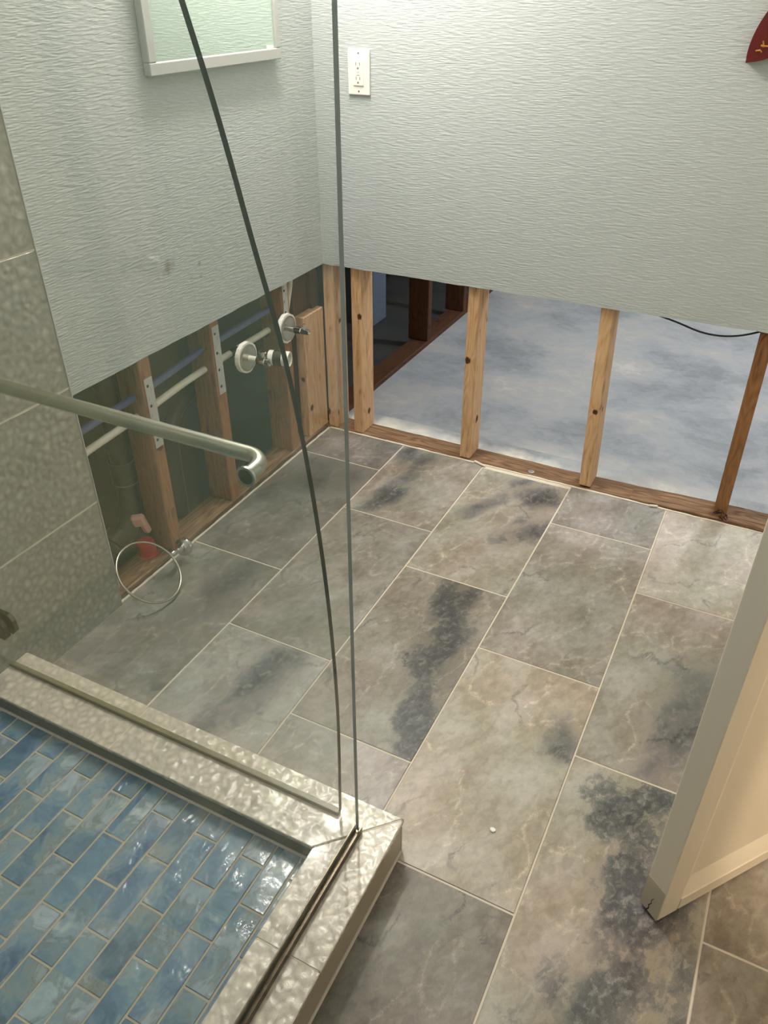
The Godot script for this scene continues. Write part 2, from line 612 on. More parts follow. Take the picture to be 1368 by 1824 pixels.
# brown spots left on the wallpaper; u runs with z over 1.2 m, v down from 2.5 m to 0.6 m
func stain_texture() -> ImageTexture:
	var w := 640
	var h := 1013
	var im := Image.create_empty(w, h, false, Image.FORMAT_RGBA8)
	im.fill(Color(0.4, 0.36, 0.25, 0.0))
	var n := noise(55, 0.06, 3)
	for s in [[0.735, 0.802, 0.020, 0.60], [0.757, 0.79, 0.008, 0.45], [0.62, 0.78, 0.006, 0.55], [0.62, 0.745, 0.006, 0.5], [0.24, 0.70, 0.007, 0.5], [0.245, 0.765, 0.006, 0.45], [0.70, 0.98, 0.012, 0.15]]:
		for j in range(-40, 40):
			for i in range(-40, 40):
				var cx := int(s[0] / 1.2 * w) + i
				var cy := int((2.5 - s[1]) / 1.9 * h) + j
				if cx < 0 or cy < 0 or cx >= w or cy >= h:
					continue
				var d: float = Vector2(i, j).length() / 533.0 / s[2] + n.get_noise_2d(cx, cy) * 0.7
				var al: float = clampf(1.15 - d, 0.0, 1.0) * s[3]
				if al > im.get_pixel(cx, cy).a:
					im.set_pixel(cx, cy, Color(0.42, 0.38, 0.26, al))
	return ImageTexture.create_from_image(im)

# off-white band with a ragged edge along the plate, mapped over the whole floor of the room behind (3.7 by 3.21 m)
func pale_band_texture() -> ImageTexture:
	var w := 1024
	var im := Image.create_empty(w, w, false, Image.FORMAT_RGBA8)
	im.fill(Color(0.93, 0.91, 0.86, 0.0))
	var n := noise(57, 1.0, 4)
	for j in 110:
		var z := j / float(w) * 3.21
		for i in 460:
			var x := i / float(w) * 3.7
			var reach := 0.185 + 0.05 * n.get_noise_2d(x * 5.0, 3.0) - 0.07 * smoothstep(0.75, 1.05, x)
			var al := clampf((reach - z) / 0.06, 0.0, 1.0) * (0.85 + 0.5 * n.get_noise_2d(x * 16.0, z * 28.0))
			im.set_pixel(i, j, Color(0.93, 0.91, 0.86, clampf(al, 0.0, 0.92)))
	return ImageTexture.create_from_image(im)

# ---------------------------------------------------------------- lights
func bulb(at: Vector3, energy: float, col: Color, size: float) -> void:
	var l := OmniLight3D.new()
	l.name = numbered("bulb_light")
	add_child(l)
	l.position = at
	l.light_energy = energy
	l.light_color = col
	l.light_size = size
	l.omni_range = 14.0
	l.omni_attenuation = 2.0
	l.shadow_enabled = true

func glow(c: Color, e: float) -> StandardMaterial3D:
	var m := mat(c, 0.4)
	m.emission_enabled = true
	m.emission = c
	m.emission_energy_multiplier = e
	return m

const EXPOSURE := 0.9
const E_VANITY := 1.65
const E_FILL := 0.33
const E_BACK := 1.95
const E_HALL := 2.2
const WARM := Color(1.0, 0.92, 0.82)
const SOFT := Color(1.0, 0.972, 0.93)
const COOL := Color(0.94, 0.965, 1.0)

func _ready() -> void:
	rng.seed = 5
	var cam := Camera3D.new()
	cam.name = "camera"
	add_child(cam)
	cam.position = Vector3(1.36652, 1.397293, 2.24319)
	cam.rotation_order = EULER_ORDER_YXZ
	cam.rotation = Vector3(-0.5975621, 0.470284, -0.0018358)
	cam.fov = 66.195555
	cam.near = 0.02
	cam.current = true
	var we := WorldEnvironment.new()
	we.name = "environment"
	var env := Environment.new()
	env.background_mode = Environment.BG_COLOR
	env.background_color = Color(0.03, 0.03, 0.035)
	env.tonemap_mode = Environment.TONE_MAPPER_LINEAR
	env.tonemap_exposure = EXPOSURE
	env.sdfgi_enabled = true
	env.ssao_enabled = true
	env.ssil_enabled = true
	we.environment = env
	add_child(we)
	make_materials()
	lamps()
	shell()
	bathroom_floor()
	shower_base()
	framing()
	plumbing()
	shower_glass()
	wall_items()
	door_leaf()
	odds()

func lamps() -> void:
	# three-globe wall lamp above the mirror
	var t := thing("wall_lamp", "three-globe nickel wall lamp above the framed mirror", "lamp", Vector3(0.0, 1.99, 0.38))
	var s := st_new()
	cbox(s, Vector3(0.0004, 1.955, 0.08), Vector3(0.03, 2.025, 0.68), 0.004)
	put("backplate", s, M.nickel, t)
	for z in [0.2, 0.38, 0.56]:
		s = st_new()
		tube(s, [Vector3(0.028, 1.99, z), Vector3(0.115, 1.99, z)], 0.011)
		put("arm", s, M.nickel, t)
		s = st_new()
		var prof := []
		for k in 17:
			var f := PI * k / 16
			prof.append(Vector2(-0.055 * cos(f), 0.055 * sin(f)))
		lathe(s, Vector3(0.165, 1.99, z), Vector3.DOWN, prof)
		put("lamp_globe", s, glow(SOFT, 3.0), t)
		bulb(Vector3(0.165, 1.99, z), E_VANITY / 3.0, SOFT, 0.05)
	dome("ceiling_lamp", "added round white fill lamp over the near end of the bathroom", Vector3(0.8, 2.42, 2.2), 0.14, COOL, E_FILL)  # added out of view as cool fill for the door edge
	dome("ceiling_lamp", "round white ceiling lamp in the bare-floored room behind the studs", Vector3(1.5, 2.42, -1.25), 0.12, COOL, E_BACK)
	dome("ceiling_lamp", "round warm ceiling lamp in the hall outside the white door", Vector3(2.75, 2.42, 1.9), 0.14, WARM, E_HALL)

func dome(called: String, label: String, at: Vector3, r: float, col: Color, e: float) -> void:
	var t := thing(called, label, "lamp", at)
	var s := st_new()
	lathe(s, at, Vector3.DOWN, [Vector2(0.0, 0.0), Vector2(0.0, r + 0.02), Vector2(0.02, r + 0.02), Vector2(0.025, r)])
	put("rim", s, M.nickel, t)
	s = st_new()
	var prof := []
	for k in 11:
		var f := PI * 0.5 * k / 10
		prof.append(Vector2(0.02 + r * 0.5 * sin(f), r * cos(f)))
	lathe(s, at, Vector3.DOWN, prof)
	put("lamp_diffuser", s, glow(col, 2.0), t)
	bulb(at + Vector3(0, -0.09 - r * 0.5, 0), e, col, 0.05)

# ---------------------------------------------------------------- the rooms
const CUT := 0.612
const TOP := 2.44

func slabs(parts: Array, c := 0.0) -> SurfaceTool:
	var st := st_new()
	for p in parts:
		cbox(st, p[0], p[1], c)
	return st

# a drywall sheet whose lower edge was cut with a saw: slightly wavy edge; plane across axis (0: x, 2: z)
func cut_sheet(st: SurfaceTool, axis: int, at0: float, at1: float, from: float, to: float, low: float, high: float, sd: int) -> void:
	var n := noise(sd, 4.0, 3)
	var steps := int((to - from) / 0.02)
	var poly := PackedVector2Array()
	poly.append(Vector2(from, high))
	for k in steps + 1:
		var q := from + (to - from) * k / steps
		poly.append(Vector2(q, low + n.get_noise_1d(q * 2.0) * 0.0022))
	poly.append(Vector2(to, high))
	var u := Vector3.BACK if axis == 0 else Vector3.RIGHT
	var w := Vector3.RIGHT if axis == 0 else Vector3.BACK
	prism(st, poly, u, Vector3.UP, w, at0, at1)

func shell() -> void:
	ORG = Vector3.ZERO
	var s := st_new()
	# back wall: wallpapered sheet above the saw cut
	cut_sheet(s, 2, -0.0125, 0.0, -0.012, 1.95, CUT, TOP, 3)
	struct("wall_back", s, M.paper, "pale blue-grey textured wallpaper wall above exposed studs, with the outlet")
	s = st_new()
	cut_sheet(s, 2, -0.114, -0.1015, -0.114, 3.7, CUT + 0.004, TOP, 4)
	struct("wall_back_outer", s, M.gypsum, "unpainted rear face of the back wall, seen from the bare-floored room")
	# left wall
	s = st_new()
	cut_sheet(s, 0, -0.0125, 0.0, 0.0, 1.128, CUT, TOP, 5)
	# second uv set for the stains
	var left := struct("wall_left", with_uv2(s), M.paper_stained, "pale blue-grey textured wallpaper wall with brown stains, behind the mirror")
	s = slabs([[Vector3(-0.1145, -0.1, 1.122), Vector3(0.0, TOP, 3.4)]])
	put("backer_board", s, M.mortar, left)
	s = slabs([[Vector3(0.0, 0.0, 1.129), Vector3(0.0108, 2.35, 3.39)]])
	put("grout_bed", s, M.mortar, left)
	# relief tiles of the shower wall
	var row := 0
	var y := 0.337
	while y < 2.3:
		for k in 4:
			var z0 := 1.1285 + k * 0.61
			cbox_tile(left, Vector3(0.0, y, z0), Vector3(0.0115, y + 0.302, z0 + 0.607))
		y += 0.3046
		row += 1
	for k in 4:
		cbox_tile(left, Vector3(0.0, 0.002, 1.1285 + k * 0.61), Vector3(0.0115, 0.3345, 1.1285 + k * 0.61 + 0.607))
	s = st_new()
	cbox(s, Vector3(-0.0125, 0.06, 1.1255), Vector3(0.0135, TOP, 1.1285), 0.0008)
	put("edge_strip", s, M.zinc, left, "thin metal edge strip")
	# rear sheets of the left wall, and its run past the back wall
	s = st_new()
	cut_sheet(s, 0, -0.114, -0.1015, -3.2, 3.4, 0.66, TOP, 6)
	struct("wall_left_outer", s, M.drywall_dark, "grey drywall on the far side of the left stud wall")
	s = st_new()
	cut_sheet(s, 0, -0.0125, 0.0, -3.2, -0.116, 0.66, TOP, 7)
	struct("wall_side_room", s, M.gypsum, "grey drywall above the stud row in the bare-floored room")
	# right wall of the bathroom with the doorway, near wall
	s = slabs([[Vector3(1.95, -0.1, -0.0), Vector3(2.06, TOP, 0.72)], [Vector3(1.95, 2.06, 0.72), Vector3(2.06, TOP, 1.52)], [Vector3(1.95, -0.1, 1.52), Vector3(2.06, TOP, 3.4)]])
	struct("wall_right", s, M.paper, "pale wallpapered side wall with the doorway")
	s = slabs([[Vector3(-0.12, -0.1, 3.4), Vector3(3.8, TOP, 3.52)]])
	struct("wall_near", s, M.paper, "pale wall behind the shower")
	s = slabs([[Vector3(-2.3, TOP, -3.3), Vector3(3.8, TOP + 0.12, 3.52)]])
	struct("ceiling", s, M.ceiling, "flat white ceiling")
	s = slabs([[Vector3(3.68, -0.1, -3.3), Vector3(3.8, TOP, 3.4)]])
	struct("wall_hall", s, M.white, "cream wall of the hall beyond the doorway")
	s = slabs([[Vector3(2.06, -0.1, -0.115), Vector3(3.68, TOP, -0.0)]])
	struct("wall_hall_end", s, M.white, "cream end wall of the hall")
	s = slabs([[Vector3(-2.3, -0.1, -3.3), Vector3(3.68, TOP, -3.2)]])
	struct("wall_far", s, M.gypsum, "grey far wall of the gutted rooms")
	s = slabs([[Vector3(-2.3, -0.1, -3.2), Vector3(-2.2, TOP, 3.52)]])
	struct("wall_side_far", s, M.drywall_dark, "grey wall at the far side of the unlit room")
	s = slabs([[Vector3(-2.3, -0.1, 3.4), Vector3(-0.12, TOP, 3.52)]])
	struct("wall_side_near", s, M.drywall_dark, "grey end wall of the unlit room")
	# floors next door
	UVO = Vector2(0.35, 0.2)
	s = slabs([[Vector3(-0.012, -0.1, -3.2), Vector3(3.68, -0.014, -0.1015)]])
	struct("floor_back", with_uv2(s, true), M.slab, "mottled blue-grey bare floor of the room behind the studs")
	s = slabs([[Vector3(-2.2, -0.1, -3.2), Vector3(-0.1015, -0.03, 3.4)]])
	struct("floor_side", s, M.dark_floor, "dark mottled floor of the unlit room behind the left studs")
	UVO = Vector2.ZERO
	s = slabs([[Vector3(2.0, -0.1, 0.0), Vector3(3.68, -0.004, 3.4)]])
	struct("floor_hall", s, M.bare, "tan floor of the hall beyond the doorway")
	s = slabs([[Vector3(-0.1015, -0.1, -3.2), Vector3(-0.012, -0.037, 3.4)], [Vector3(-0.012, -0.1, -0.1015), Vector3(2.0, -0.037, 3.4)]])
	struct("floor_slab", s, M.gypsum, "concrete slab under the sill plates")

func with_uv2(s: SurfaceTool, flat := false) -> SurfaceTool:
	var a := s.commit_to_arrays()
	var v: PackedVector3Array = a[Mesh.ARRAY_VERTEX]
	var u := PackedVector2Array()
	for p in v:
		if flat:
			u.append(Vector2(p.x / 3.7, -p.z / 3.21))
			continue
		u.append(Vector2(clampf(p.z / 1.2, 0.0, 1.0), clampf((2.5 - p.y) / 1.9, 0.0, 1.0)))
	a[Mesh.ARRAY_TEX_UV2] = u
	var st := SurfaceTool.new()
	st.create_from_arrays(a)
	return st

func cbox_tile(parent: Node3D, lo: Vector3, hi: Vector3) -> void:
	var s := st_new()
	cbox(s, lo, hi, 0.0015)
	put("wall_tile", s, M.relief_wall, parent)

func bathroom_floor() -> void:
	ORG = Vector3.ZERO
	# mortar bed, a few millimetres proud of the tiles at the torn edge
	var s := st_new()
	cbox(s, Vector3(0.0, -0.037, 0.0), Vector3(1.95, -0.0012, 3.4), 0.0)
	var fl := struct("floor", s, M.grout, "grey stone-look bathroom floor tiles with pale grout")
	for col in 7:
		var xa := X0 + col * CW + 0.0018
		var xb := xa + CW - 0.0036
		xa = maxf(xa, 0.0006)
		xb = minf(xb, 1.95)
		for row in 6:
			var za: float = ZC[col] + (row - 1) * CL + 0.0018
			var zb := minf(za + CL - 0.0036, FLOOR_ZMAX)
			za = maxf(za, 0.001)
			if zb - za < 0.03 or xb - xa < 0.02:
				continue
			if xb < 0.9 and za > 1.56:
				continue
			UVO = Vector2.ZERO
			s = st_new()
			cbox(s, Vector3(xa, -0.009, za), Vector3(xb, 0.0 + rng.randf_range(-0.0004, 0.0003), zb), 0.0012)
			put("floor_tile", s, M.stone, fl)
	# ragged pale mortar along the torn edges
	for side in 2:
		s = st_new()
		var n := noise(80 + side, 1.0, 3)
		var poly := PackedVector2Array()
		var length := 1.75 if side == 0 else 1.125
		var steps := 140
		for k in steps + 1:
			var q := length * k / steps
			poly.append(Vector2(q, 0.0008 + 0.0012 * n.get_noise_1d(q * 21.0)))
		for k in range(steps, -1, -1):
			var q := length * k / steps
			poly.append(Vector2(q, -0.0065 + 0.0035 * n.get_noise_1d(300.0 + q * 17.0)))
		if side == 0:
			prism(s, poly, Vector3.RIGHT, Vector3.BACK, Vector3.UP, -0.03, 0.0012)
		else:
			prism(s, poly, Vector3.BACK, Vector3.RIGHT, Vector3.UP, -0.03, 0.0012)
		put("mortar_edge", s, M.mortar, fl, "ragged pale mortar edge")

func shower_base() -> void:
	# curb
	var yc := 0.09
	var t := thing("shower_curb", "L-shaped shower curb topped with glossy cream relief tile", "curb", Vector3(0.93, 0.0, 1.49))
	var s := st_new()
	cbox(s, Vector3(0.012, 0.0, 1.431), Vector3(0.990, yc - 0.0012, 1.553), 0.0)
	cbox(s, Vector3(0.873, 0.0, 1.5), Vector3(0.990, yc - 0.0012, 2.9), 0.0)
	put("core", s, M.mortar, t)
	# cap tiles, mitred at the outer corner
	var caps := [
		PackedVector2Array([Vector2(0.013, 1.428), Vector2(0.3805, 1.428), Vector2(0.3805, 1.556), Vector2(0.013, 1.556)]),
		PackedVector2Array([Vector2(0.3815, 1.428), Vector2(0.992, 1.428), Vector2(0.869, 1.5545), Vector2(0.868, 1.556), Vector2(0.3815, 1.556)]),
		PackedVector2Array([Vector2(0.994, 1.4295), Vector2(0.994, 1.736), Vector2(0.870, 1.736), Vector2(0.870, 1.5565)]),
		PackedVector2Array([Vector2(0.994, 1.737), Vector2(0.994, 2.04), Vector2(0.870, 2.04), Vector2(0.870, 1.737)]),
		PackedVector2Array([Vector2(0.994, 2.042), Vector2(0.994, 2.9), Vector2(0.870, 2.9), Vector2(0.870, 2.042)]),
	]
	for p in caps:
		s = st_new()
		prism(s, p, Vector3.RIGHT, Vector3.BACK, Vector3.UP, yc - 0.01, yc, 0.0015)
		put("cap_tile", s, M.relief, t)
	# face tiles
	for f in [[Vector3(0.984, 0.003, 1.437), Vector3(0.9915, yc - 0.011, 2.04), M.curb_side], [Vector3(0.984, 0.003, 2.043), Vector3(0.9915, yc - 0.011, 2.9), M.curb_side],
			[Vector3(0.013, 0.003, 1.4305), Vector3(0.60, yc - 0.011, 1.437), M.curb_side], [Vector3(0.603, 0.003, 1.4305), Vector3(0.9915, yc - 0.011, 1.437), M.curb_side],
			[Vector3(0.013, 0.03, 1.548), Vector3(0.877, yc - 0.011, 1.5545), M.inner_side], [Vector3(0.8715, 0.03, 1.556), Vector3(0.878, yc - 0.011, 2.9), M.inner_side]]:
		s = st_new()
		cbox(s, f[0], f[1], 0.001)
		put("face_tile", s, f[2], t)
	s = st_new()
	tube(s, [Vector3(0.9925, 0.001, 1.44), Vector3(0.9925, 0.001, 2.9)], 0.0035, 8)
	put("grout_bead", s, M.mortar, t, "pale grout bead along the floor")
	s = st_new()
	tube(s, [Vector3(0.013, 0.0455, 1.5565), Vector3(0.871, 0.0455, 1.5565)], 0.003, 8)
	put("grout_bead", s, M.mortar, t, "pale grout bead along the shower floor")
	# blue glass floor of the shower
	ORG = Vector3.ZERO
	var yf := 0.045
	s = slabs([[Vector3(0.012, -0.037, 1.5545), Vector3(0.872, yf - 0.0016, 2.9)]])
	var fl := struct("floor_shower", s, M.mosaic_grout, "shower floor of swirled blue glass tiles in staggered rows")
	var pitch := 0.0527
	var len := 0.1537
	for c in 17:
		var xa := 0.0025 + c * pitch + 0.0017
		var xb := minf(xa + pitch - 0.0034, 0.8705)
		xa = maxf(xa, 0.0135)
		var z := 1.607 if c % 2 == 0 else 1.684
		z -= len
		while z < 2.6:
			var za := maxf(z + 0.0017, 1.5575)
			var zb := z + len - 0.0017
			if zb - za > 0.01 and xb - xa > 0.006:
				s = st_new()
				UVO = Vector2(rng.randf() * 3.0, rng.randf() * 3.0)
				UVS = Vector2(1.0, 0.8) * rng.randf_range(0.8, 1.2)
				TINT = [Color(1, 1, 1), Color(0.82, 0.86, 0.92), Color(0.92, 1.0, 0.98), Color(0.9, 0.9, 0.86), Color(0.74, 0.82, 0.86), Color(1.05, 1.08, 1.1), Color(0.98, 0.92, 0.84)][rng.randi() % 7]
				var tilt := Transform3D(Basis(Vector3(rng.randf_range(-1, 1), 0, rng.randf_range(-1, 1)).normalized(), rng.randf_range(0.0, 0.008)), Vector3.ZERO)
				var mid := Vector3((xa + xb) * 0.5, yf, (za + zb) * 0.5)
				cbox(s, Vector3(xa, yf - 0.006, za) - mid, Vector3(xb, yf, zb) - mid, 0.0014, Transform3D(tilt.basis, mid))
				put("glass_tile", s, M.mosaic, fl)
			z += len
	UVO = Vector2.ZERO
	UVS = Vector2.ONE
	TINT = Color.WHITE

# ---------------------------------------------------------------- studs and plates
func stud(label: String, group: String, lo: Vector3, hi: Vector3, m: Material, lean := Vector3.ZERO, called := "wall_stud") -> Node3D:
	var base := Vector3((lo.x + hi.x) * 0.5, lo.y, (lo.z + hi.z) * 0.5)
	var t := thing(called, label, "stud", base, group)
	UVG = 1
	UVO = Vector2(rng.randf() * 2.0, rng.randf() * 2.0)
	var s := st_new()
	var xf := Transform3D(Basis(Vector3(1, 0, 0), Vector3(0, 1, 0) + lean, Vector3(0, 0, 1)), base)
	cbox(s, lo - base, hi - base, 0.003, xf)
	put("timber", s, m, t)
	UVG = -1
	UVO = Vector2.ZERO
	return t

func nail_plate(t: Node3D, z0: float, z1: float, y0: float, y1: float) -> void:
	ORG = t.position
	var s := st_new()
	cbox(s, Vector3(-0.0118, y0, z0), Vector3(-0.0098, y1, z1), 0.0006)
	# little teeth pressed out of the plate
	var y := y0 + 0.02
	var k := 0
	while y < y1 - 0.015:
		var z := z0 + (z1 - z0) * (0.3 if k % 2 == 0 else 0.7)
		cbox(s, Vector3(-0.0098, y, z - 0.003), Vector3(-0.0082, y + 0.011, z + 0.003), 0.0004)
		y += 0.024
		k += 1
	var plate := put("nail_plate", s, M.zinc, t, "galvanized nail plate")
	s = st_new()
	for h in [0.12, 0.37, 0.62, 0.9]:
		lathe(s, Vector3(-0.0097, y0 + (y1 - y0) * h, (z0 + z1) * 0.5 + 0.006), Vector3.RIGHT, [Vector2(0.0006, 0.0045), Vector2(0.0006, 0.0)], 10)
	put("punched_hole", s, M.crack, plate, "dark punched holes").set_meta("kind", "stuff")

func framing() -> void:
	var gb := "studs of the back wall"
	var gl := "studs of the left wall"
	# bottom plates
	UVG = 0
	UVS = Vector2(1, 1)
	var t := thing("sill_plate", "weathered wooden bottom plate under the back wall studs, plaster-smeared and rotten at its end", "sill plate", Vector3(0.8, -0.037, -0.056))
	var s := st_new()
	var poly := PackedVector2Array()
	var n := noise(90, 1.0, 3)
	# a warped plank: quads along its length
	var steps := 60
	for k in steps:
		var q := []
		for e in [k, k + 1]:
			var x: float = -0.03 + 1.97 * e / steps
			var rise := 0.0 + 0.014 * smoothstep(0.9, 1.5, x) + 0.0015 * n.get_noise_1d(x * 9.0)
			var zf := -0.0095 + 0.0025 * n.get_noise_1d(50.0 + x * 14.0) + 0.004 * smoothstep(1.2, 1.5, x)
			q.append([Vector3(x, -0.037, zf), Vector3(x, rise - 0.003, zf), Vector3(x, rise, zf - 0.003), Vector3(x, rise, -0.0985), Vector3(x, rise - 0.003, -0.1013), Vector3(x, -0.037, -0.1013)])
		for j in 6:
			quad(s, q[0][j], q[1][j], q[1][(j + 1) % 6], q[0][(j + 1) % 6], [Vector3(0, 0, 1), Vector3(0, 1, 1), Vector3(0, 1, 0), Vector3(0, 1, -1), Vector3(0, 0, -1), Vector3(0, -1, 0)][j])
	put("plank", s, M.sill, t)
	s = st_new()
	lathe(s, Vector3(0.775, 0.001, -0.03), Vector3.UP, [Vector2(0.0015, 0.011), Vector2(0.002, 0.010), Vector2(0.0022, 0.0045), Vector2(0.004, 0.0042), Vector2(0.004, 0.0)], 18)
	put("anchor_nail", s, M.screw, t, "shiny nail head with washer")
	UVG = 2
	t = thing("sill_plate", "dark wooden bottom plate along the left wall behind the glass", "sill plate", Vector3(-0.056, -0.037, 0.5))
	s = st_new()
	cbox(s, Vector3(-0.1, -0.037, -0.0075), Vector3(-0.0125, 0.014, 1.122), 0.003)
	put("plank", s, M.sill, t)
	t = thing("sill_plate", "dark wooden bottom plate running back between the bare-floored room and the unlit room", "sill plate", Vector3(-0.056, -0.037, -1.6))
	s = st_new()
	cbox(s, Vector3(-0.1, -0.037, -3.2), Vector3(-0.0125, 0.006, -0.103), 0.003)
	put("plank", s, M.redwood, t)
	UVG = -1
	# back wall
	stud("pale pine corner post standing at the end of the back wall, beside the glass edge", gb, Vector3(-0.012, 0.0, -0.1), Vector3(0.028, TOP, -0.013), M.pine, Vector3.ZERO, "corner_post")
	stud("pale pine stud of the back wall nearest the corner, knot halfway up its side", gb, Vector3(0.096, 0.0, -0.1005), Vector3(0.134, TOP, -0.0128), M.pine)
	stud("pine stud of the back wall second from the corner, standing clear between two wide gaps", gb, Vector3(0.518, 0.002, -0.1005), Vector3(0.556, TOP, -0.0128), M.pine, Vector3(-0.006, 0, 0))
	stud("pine stud of the back wall third from the corner, nail holes near its foot", gb, Vector3(0.944, 0.006, -0.1005), Vector3(0.982, TOP, -0.0128), M.pine, Vector3(-0.03, 0, 0))
	var st4 := stud("brown stained stud of the back wall nearest the white door, rotten at the foot", gb, Vector3(1.364, 0.010, -0.1005), Vector3(1.402, TOP, -0.0128), M.old_fir, Vector3(-0.014, 0, 0))
	ORG = st4.position
	s = st_new()
	for k in 9:
		var a := rng.randf_range(-1, 1)
		var p := Vector3(1.383 + a * 0.022, 0.012 + rng.randf() * 0.03, -0.011)
		tube(s, [p, p + Vector3(rng.randf_range(-0.02, 0.02), rng.randf_range(-0.012, 0.006), rng.randf_range(0.004, 0.014))], 0.0017, 5)
	put("splinter", s, M.crack, st4, "dark splinters at the foot").set_meta("kind", "stuff")
	ORG = Vector3.ZERO
	# left wall
	var a := stud("orange-brown stud of the left wall nearest the tiled shower wall", gl, Vector3(-0.1, 0.014, 0.845), Vector3(-0.0128, TOP, 0.887), M.fir)
	nail_plate(a, 0.851, 0.881, 0.352, 0.552)
	var b := stud("orange-brown stud of the left wall, second from the tiled shower wall", gl, Vector3(-0.1, 0.014, 0.556), Vector3(-0.0128, TOP, 0.598), M.fir)
	nail_plate(b, 0.562, 0.592, 0.386, 0.592)
	var c := stud("orange-brown stud of the left wall directly behind the two water valves", gl, Vector3(-0.1, 0.014, 0.195), Vector3(-0.0128, TOP, 0.237), M.fir)
	nail_plate(c, 0.206, 0.232, 0.50, 0.64)
	stud("dark red-brown stud in the corner, behind the short knotty board", gl, Vector3(-0.1, 0.014, -0.01), Vector3(-0.034, TOP, 0.028), M.redwood)
	stud("wide dark red-brown stud filling the corner behind the short knotty board", gl, Vector3(-0.1, 0.014, 0.03), Vector3(-0.05, TOP, 0.115), M.redwood)
	UVG = 1
	t = thing("blocking_board", "short knotty pine board nailed upright in the corner", "board", Vector3(-0.03, 0.014, 0.06))
	UVO = Vector2(0.3, 0.22)
	s = st_new()
	cbox(s, Vector3(-0.048, 0.014, -0.008), Vector3(-0.0128, 0.462, 0.118), 0.002)
	put("timber", s, M.pine, t)
	UVG = -1
	UVO = Vector2.ZERO
	# stud row of the room behind
	var gd := "studs beyond the back wall"
	stud("dark stud with a pale edge in the room behind, nearer of the two far ones", gd, Vector3(-0.112, 0.006, -0.955), Vector3(-0.0128, TOP, -0.917), M.redwood)
	stud("dark stud with a pale edge in the room behind, farther of the two far ones", gd, Vector3(-0.112, 0.006, -1.39), Vector3(-0.0128, TOP, -1.352), M.redwood)
	stud("dark stud in the room behind, hidden mostly by the first back wall stud", gd, Vector3(-0.1, 0.006, -0.155), Vector3(-0.0128, TOP, -0.117), M.redwood)
	# a return wall in the unlit room; bluish light is put into its colour
	ORG = Vector3.ZERO
	s = slabs([[Vector3(-0.75, -0.03, -1.20), Vector3(-0.37, TOP, -1.06)]], 0.002)
	struct("wall_return", s, M.blue_lit_wall, "wall end in the unlit room, bluish light put into its colour")

func ring_path(c: Vector3, n: Vector3, r: float, segs := 48) -> Array:
	var a := n.cross(Vector3.RIGHT).normalized()
	var b := n.cross(a).normalized()
	var out := []
	for k in segs:
		var f := TAU * k / segs
		out.append(c + (a * cos(f) + b * sin(f)) * r)
	return out

